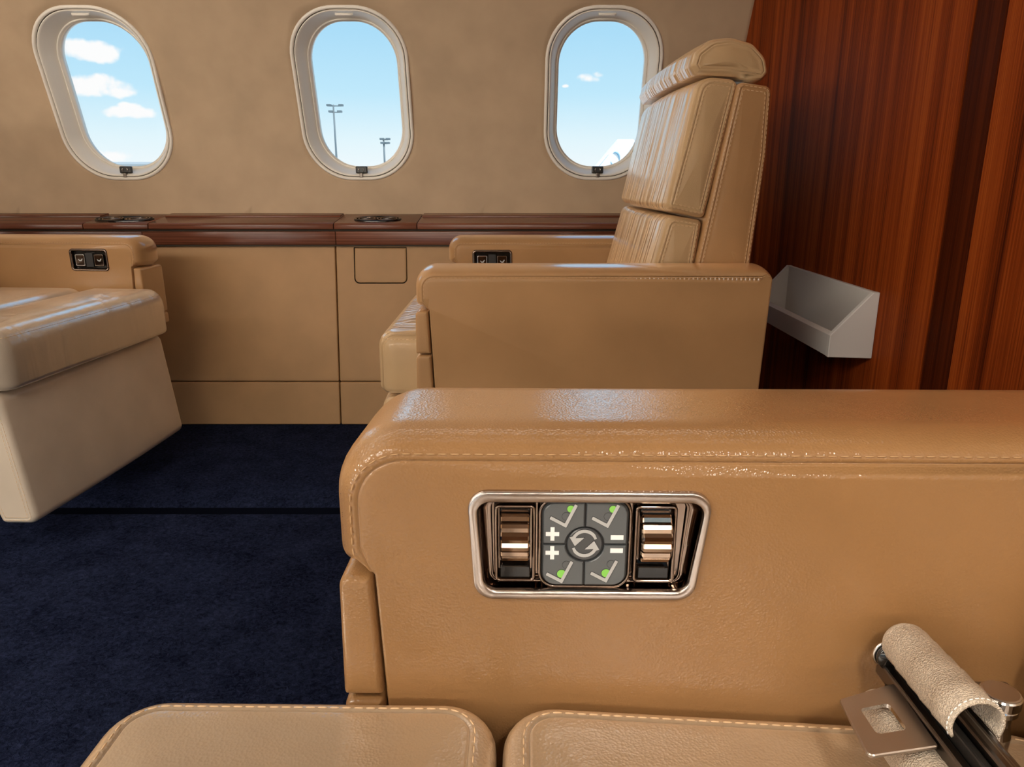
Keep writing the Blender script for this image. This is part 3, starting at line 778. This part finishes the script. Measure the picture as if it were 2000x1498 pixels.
HOLE_BIG = [(p.x, p.y) for p in inset(BEZ_IN, -.0012)]
HOLE_SMALL = [(p.x, p.y) for p in inset(rpoly([(-.053, .0295), (-.051, -.0295), (.054, -.0295), (.053, .0295)], .0095, 6)[::-1], .005)]
near = make_seat('nearest tan seat with chrome-framed control unit in its armrest, in the foreground', (.05, .125, 0), R(-.9), dict(
    arm_mat='tan', cush_mat='beige', back_mat='beige_back', panel_side=1, panel_x=-.006, panel_z=.5425, hole=HOLE_BIG, notch=.5205, split=.425,
    cush_z=.432, cush_front=-.318, cush_split=-.062, leg_mat='beige', leg_top=-.30, leg_bot=-.25, back_dx=.035, floor=.02, ao=.452, arm_top=.6175, arm_tilt=.05, roll=(.036,), ri=.016, rd=.016, rc=.036, tilt=-.055))
control_panel(near, -.006, .5425, 1)
far = make_seat('tan seat facing left in front of the wood wall, its headrest overlapping the right-hand window', (0, 1.695, 0), 0, dict(
    arm_mat='tan_far', cush_mat='beige_back', back_mat='beige_back', panel_side=1, panel_x=-.053, panel_z=.5565, hole=HOLE_SMALL, notch=.549, split=.468,
    cush_z=.484, cush_front=-.262, cush_split=-.06, leg_mat='beige_back', ri=.03, rd=.034, rc=.04, low=True, leg_top=-.258, leg_bot=-.215))
small_control(far, -.053, .5565, 1, 'small dark control unit on the inner face of the wall-side armrest')
left = make_seat('leftmost seat, facing right, cut by the frame, with a broad taupe cushion and leg rest', (-1.188, 1.709, 0), math.pi - R(4.5), dict(
    arm_mat='tan_far', cush_mat='beige_left', back_mat='beige_left', panel_side=-1, panel_x=-.028, panel_z=.5590, hole=HOLE_SMALL, notch=.541, split=.405,
    cush_z=.489, cush_front=-.236, cush_split=-.02, leg_mat='taupe', ri=.042, rd=.046, rc=.03, low=True, leg_top=-.206, leg_bot=-.240, arm_bot=.37))
small_control(left, -.028, .5590, -1, 'small dark control unit on the inner face of the wall-side armrest')

# ================================================================== seat belt on the near seat
def belt():
    bt = empty('seat_belt', (.24, .37, .42)); tag(bt, 'unfastened lap belt with beige leather sleeve and steel tongue plate on the near seat', 'seat belt')
    O = Vector((.24, .37, .42))
    def l(p): return Vector(p) - O
    # upper sleeve: a leather wrap, open underneath at its near end
    def sleeve(name, a, b, r0, r1, ang0, ang1, rounded, mat='webbing'):
        a, b = Vector(a), Vector(b); d = (b - a).normalized(); sidev = Vector((0, 0, 1)).cross(d).normalized(); up = d.cross(sidev).normalized()
        if up.z < 0: up = -up; sidev = -sidev
        n = 30; v = []; rows = []
        ts = [0, .01, .03, .07, .12, .17, .175, .3, .31, .47, .475, .62, .63, .78, .785, .9, .97, 1.0]
        for t in ts:
            r = r0 + (r1 - r0) * t
            if rounded and t < .12: r *= math.sqrt(max(.0, 1 - ((.12 - t) / .12) ** 2)) * .8 + .2 * (t / .12) if t > 0 else .12
            if t in (.175, .31, .475, .63, .785): r *= 1.04           # overlapping turns of the wrap
            for k in range(n + 1):
                q = ang0 + (ang1 - ang0) * k / n
                v.append(l(a.lerp(b, t) + up * math.cos(q) * r + sidev * math.sin(q) * r))
        f = [(i * (n + 1) + k, i * (n + 1) + k + 1, (i + 1) * (n + 1) + k + 1, (i + 1) * (n + 1) + k) for i in range(len(ts) - 1) for k in range(n)]
        o = link(name, mesh(name, v, f), mat, bt); md = o.modifiers.new('thickness', 'SOLIDIFY'); md.thickness = .0016; md.offset = -1
        rim = [Vector(v[(len(ts) - 2) * (n + 1) + k]) for k in range(n + 1)]
        c_ = l(a.lerp(b, .97)); stitches('stitching', [c_ + (p - c_) * 1.012 for p in rim], o, 'icon_white', pitch=.0032, ln=.0022, r=.0004, closed=False)
        return o
    tag(sleeve('belt_sleeve', (.2460, .416, .4870), (.2475, .332, .4880), .0138, .0150, R(-118), R(122), True), 'beige leather sleeve over the buckle rails')
    tag(sleeve('belt_webbing', (.2285, .404, .4500), (.2300, .290, .4510), .0135, .0150, R(-178), R(178), True), 'rolled beige webbing under the tongue plate')
    # buckle body: dark rails running through the sleeve
    def bar(name, x0, x1, y0, y1, z0, z1, mat, bev=.0015, parent=bt):
        mb = MB(); mb.box(x0 - O.x, x1 - O.x, y0 - O.y, y1 - O.y, z0 - O.z, z1 - O.z); return mb.build(name, mat, parent, bev=bev)
    body = bar('buckle_body', .2335, .2400, .255, .412, .462, .4725, 'gun_metal')
    bar('buckle_rail', .2405, .2455, .255, .405, .470, .4790, 'dark', .0012); bar('buckle_rail', .2462, .2530, .255, .405, .470, .4835, 'gun_metal', .002); bar('buckle_rail', .2537, .2565, .255, .405, .472, .4805, 'gun_metal', .001)
    bar('buckle_base', .2335, .2720, .255, .400, .452, .4665, 'gun_metal', .002)
    mb = MB(); mb.tube([l((.2335 + .0055, .4035 + .0065 * k, .4790 - .002)) for k in (0, 1)], .0085, 20); o = mb.build('buckle_pivot', 'black_gloss', bt)
    mb = MB(); mb.tube([l((.2390, .4095, .4770)) + Vector((.0088 * math.cos(t), 0, .0088 * math.sin(t))) for t in [2 * math.pi * k / 26 for k in range(26)]], .0011, 6, True); mb.build('pivot_ring', 'chrome', bt)
    # tongue plate with its slot
    out = rpoly([(.1930, .334), (.2325, .3375), (.2345, .3900), (.1965, .3795)], [.003, .002, .002, .003], 5)
    hl_ = rpoly([(.2045, .3490), (.2225, .3510), (.2225, .3730), (.2045, .3700)], .0028, 5)
    n = len(out); 
    me = pillow(out, .4680, .4705, [(0, .0006), (.0006, 0)], amap=lambda a, b, d: tuple(l((a, b, d + .09 * (a - .2325)))), hole0=[(p.x, p.y) for p in hl_], hole1=[(p.x, p.y) for p in hl_])
    tp = link('tongue_plate', me, 'steel', bt, False); tag(tp, 'flat steel tongue plate with a rectangular slot')
    m = len(hl_); v = [l((p.x, p.y, d + .09 * (p.x - .2325))) for d in (.4680, .4705) for p in hl_]
    link('slot_edge', mesh('s', v, [(k, (k + 1) % m, m + (k + 1) % m, m + k) for k in range(m)]), 'chrome', tp, False)
    mb = MB(); edge_pts = [(p.x, p.y) for p in out if p.y < .345 or p.x < .2]
    # release knob
    def lathe(name, c, prof, mat, n=36):
        v = []; f = []
        for (r, z) in prof: v += [l((c[0] + r * math.cos(2 * math.pi * k / n), c[1] + r * math.sin(2 * math.pi * k / n), z)) for k in range(n)]
        for i in range(len(prof) - 1):
            for k in range(n): f.append((i * n + k, i * n + (k + 1) % n, (i + 1) * n + (k + 1) % n, (i + 1) * n + k))
        f += [tuple(range(n)), tuple((len(prof) - 1) * n + k for k in range(n))]
        return link(name, mesh(name, v, f), mat, bt, False)
    c = (.2800, .3630)
    k_ = lathe('release_knob', c, [(.0098, .4735), (.0103, .4740), (.0103, .4770), (.0098, .4778), (.0110, .4785), (.0110, .4840), (.0103, .4848)], 'chrome')
    lathe('knob_cap', c, [(.0100, .4845), (.0100, .4853), (.0092, .4856)], 'steel')
    lathe('knob_post', c, [(.0085, .440), (.0090, .458), (.0076, .466), (.0080, .4738)], 'chrome')
    bar('knob_bracket', .2640, .2950, .3745, .380, .445, .4800, 'gun_metal', .002)
    return bt
belt()

# ================================================================== magazine pocket on the wood wall
def pocket():
    p = empty('magazine_pocket', (BX, 1.615, .437)); tag(p, 'white open-topped magazine pocket mounted on the wood wall behind the far seat', 'wall pocket')
    O = Vector((BX, 1.615, .437)); Y0, Y1 = 1.385, 1.845; th = .008
    def part(name, pts, y0, y1, bev=.001):
        o = rpoly(pts, .0012, 3); me = pillow(o, y0 - O.y, y1 - O.y, [(0, .001), (.001, 0)], amap=lambda a, b, d: (a - O.x, d, b - O.z)); return link(name, me, 'white_plastic', p, False)
    side = [(BX - .0005, .4365), (BX - .0005, .5635), (BX - .012, .5635), (.605, .4815), (.605, .4390)]
    part('side_panel', side, Y0, Y0 + th + .004); part('side_panel', side, Y1 - th - .004, Y1)
    part('back_panel', [(BX - .0005, .4370), (BX - .0005, .5630), (BX - .010, .5630), (BX - .010, .4370)], Y0 + th + .004, Y1 - th - .004)
    part('front_panel', [(.6055, .4395), (.6055, .4810), (.6135, .4860), (.6165, .4860), (.6165, .4395)], Y0 + th + .004, Y1 - th - .004)
    part('bottom_panel', [(.6165, .4375), (BX - .010, .4370), (BX - .010, .4450), (.6165, .4450)], Y0 + th + .004, Y1 - th - .004)
pocket()

# ================================================================== added ceiling fill lights, unseen above the frame
def ceil_z(y):
    t = (yf - y) / (yf - yn); return zf + .22 * math.sin(math.pi * t) ** .8
for i, (yc_, lab) in enumerate(((.50, 'added warm ceiling fill strip on the near side, out of view'), (1.15, 'added warm ceiling fill strip along the middle of the cabin, out of view'))):
    e = empty('ceiling_fill', (-1.2, yc_, ceil_z(yc_) - .02)); tag(e, lab, 'light', 'added ceiling fill strips')
    mb = MB(); mb.box(-1.75, 1.75, -.10, .10, .004, .03); mb.build('fill_housing', 'cream', e, bev=.004)
    mb = MB(); mb.box(-1.72, 1.72, -.08, .08, -.004, .006); mb.build('fill_panel', 'ceil_fill', e, bev=.002)

# added fill strip along the near wall, out of view above its windows
wy_, wz_ = arc(.755, NEAR_C, -1)
e = empty('wall_fill', (-1.2, wy_ + .03, wz_)); tag(e, 'added warm fill strip on the near wall above its windows, out of view', 'light'); e.rotation_euler = (R(-14), 0, 0)
mb = MB(); mb.box(-1.8, .82, -.03, .006, -.095, .095); mb.build('fill_housing', 'cream', e, bev=.004)
mb = MB(); mb.box(-1.78, .80, .004, .014, -.08, .08); mb.build('fill_panel', 'wash', e, bev=.002)
# added low fill strip on the near wall, out of view under its windows
wy_, wz_ = arc(.098, NEAR_C, -1)
e = empty('wall_low_fill', (-1.2, wy_ + .035, wz_)); tag(e, 'added slim fill strip low on the near wall under its windows, out of view', 'light')
mb = MB(); mb.box(-1.8, 1.8, -.03, .004, -.035, .035); mb.build('fill_housing', 'cream', e, bev=.004)
mb = MB(); mb.box(-1.78, 1.78, .002, .010, -.026, .026); mb.build('fill_panel', 'accent', e, bev=.002)
# added spot fill on the near wall, unseen, to brighten the armrest
RL = Vector((.20, -.30, 1.20))
rl = empty('arm_fill', RL); tag(rl, 'added fill spot on the near wall beside the near seat, out of view', 'light')
mb = MB(); mb.tube([(0, -.06, .0), (0, -.035, 0)], .035, 28); mb.build('arm_fill_plate', 'cream', rl)
dirv = (Vector((.30, .43, .53)) - RL).normalized()
mb = MB(); mb.tube([(0, -.036, 0), tuple(dirv * -.01), tuple(dirv * .02), tuple(dirv * .021), tuple(dirv * .004)], [.012, .026, .030, .026, .020], 24); mb.build('arm_fill_head', 'cream', rl)
ls = bpy.data.lights.new('arm_fill_spot', 'SPOT'); ls.energy = 17; ls.spot_size = R(62); ls.spot_blend = 1.0; ls.shadow_soft_size = .05; ls.color = FILL_COLOR
lo = bpy.data.objects.new('arm_fill_spot', ls); COL.objects.link(lo); lo.parent = rl; lo.location = dirv * .045
lo.rotation_euler = dirv.to_track_quat('-Z', 'Y').to_euler()

# ================================================================== outside: apron, light masts, parked jet, terminal
GZ = -2.2
mb = MB(); mb.box(-1500, 1500, 6, 2500, GZ - .3, GZ); ap = mb.build('ground', 'concrete', None, False); ap['kind'] = 'structure'
def mast(px, dist, top_px, arms, label):
    u = (px - 1000) / 1450; t = dist / math.cos(PITCH)
    x = u * dist; h = .768 + (350 - top_px) / 1450 * dist * .935
    e = empty('light_mast', (x * .965, dist, GZ)); tag(e, label, 'light mast', 'apron light masts')
    H = h - GZ; r = dist * .00125
    mb = MB(); mb.tube([(0, 0, 0), (0, 0, H * .5), (0, 0, H)], [r * 1.2, r, r * .8], 8); mb.build('pole', 'pole', e)
    k = dist / 1450
    for (dz, x0, x1) in arms:
        mb = MB(); mb.tube([(x0 * k, 0, H - dz * k), (x1 * k, 0, H - dz * k)], r * .55, 6); a = mb.build('crossarm', 'pole', e)
        for xx in (x0, x1):
            mb = MB(); mb.box((xx - 4) * k, (xx + 4) * k, -.5, .5, H - (dz + .5) * k, H - (dz - 3) * k); mb.build('floodlight', 'pole', a, bev=.05)
    return e
mast(660, 150, 209, [(2, -8, 14), (13, -5, 11)], 'taller apron light mast seen through the middle window')
mast(753, 170, 272, [(2, -3, 8), (9, -2, 7)], 'shorter apron light mast seen through the middle window, on its right')
def jet():
    D = 80.0; k = D / 1450
    def X(px): return (px - 1000) * k * .966
    def Z(py): return .768 + (350 - py) * k * .94
    e = empty('parked_jet', (X(1240), D, GZ)); tag(e, 'tail of a white parked jet seen through the right-hand window', 'airplane')
    O = Vector((X(1240), D, GZ))
    fin = [(X(1139), Z(350)), (X(1202), Z(274)), (X(1238), Z(274)), (X(1214), Z(350))]
    me = pillow(rpoly(fin, .25, 4), -.18, .18, [(0, .1), (.12, 0)], amap=lambda a, b, d: (a - O.x, d, b - O.z)); link('tail_fin', me, 'jet_white', e, False)
    rud = [(X(1216.5), Z(350)), (X(1240.5), Z(274)), (X(1256), Z(274)), (X(1236), Z(350))]
    me = pillow(rpoly(rud, .1, 4), -.12, .12, [(0, .05), (.06, 0)], amap=lambda a, b, d: (a - O.x, d, b - O.z)); link('rudder', me, 'jet_white', e, False)
    mb = MB(); mb.tube([(X(1149) - O.x, -.2, Z(350) - O.z), (X(1186) - O.x, -.2, Z(303) - O.z)], .03, 6); mb.build('leading_edge_line', 'jet_line', e)
    # blue ring emblem, drawn as two arcs
    for a0, a1 in ((R(-10), R(120)), (R(200), R(330))):
        mb = MB(); c = (X(1199), Z(312)); pts = [(c[0] + 9 * k * math.cos(q) * .9 - O.x, -.2, c[1] + 12 * k * math.sin(q) - O.z) for q in [a0 + (a1 - a0) * j / 16 for j in range(17)]]
        mb.tube(pts, [.02 + .09 * math.sin(math.pi * j / 16) for j in range(17)], 6); mb.build('tail_emblem', 'jet_blue', e)
    # rear fuselage
    mb = MB(); L = 18.0; pr = [(0, .25), (2, .7), (5, 1.2), (9, 1.35), (15, 1.35), (18, .9), (19.5, .2)]
    mb.tube([(-6 - x + 11, .0, 1.6 + (.55 if x < 3 else .1 if x < 6 else 0)) for x, r in pr], [r for x, r in pr], 24); mb.build('fuselage', 'jet_white', e)
    for s in (-1, 1):
        mb = MB(); mb.box(-4.5, -1.5, s * 3.0 - 2.0, s * 3.0 + 2.0, .75, .95); mb.build('wing', 'jet_white', e, bev=.05)
    for x in (-9, -2):
        mb = MB(); mb.tube([(x, -.12, .35), (x, .12, .35)], .35, 18); mb.build('wheel', 'dark', e)
        mb = MB(); mb.tube([(x, 0, .35), (x, 0, 1.2)], .08, 8); mb.build('landing_leg', 'pole', e)
jet()
def terminal():
    D = 420.0; k = D / 1450
    x0, x1 = -815 * k * .966, -655 * k * .966; zt = .768 + 31 * k
    e = empty('terminal_building', ((x0 + x1) / 2, D, GZ)); tag(e, 'long pale airport building on the horizon in the left-hand window', 'building')
    w = (x1 - x0) / 2; H = zt - GZ
    mb = MB(); mb.box(-w, w, 0, 30, 0, H - 1.2); mb.build('wall', 'terminal', e, False)
    mb = MB(); mb.box(-w - 1, w + 1, -1.5, 31, H - 1.2, H); mb.build('roof', 'jet_line', e, False)
    for i in range(12):
        a = -w + 2 * w * (i + .12) / 12; b = -w + 2 * w * (i + .88) / 12
        mb = MB(); mb.box(a, b, -.15, .1, 1.5, H - 3); mb.build('window', 'terminal_glass', e, False)
terminal()
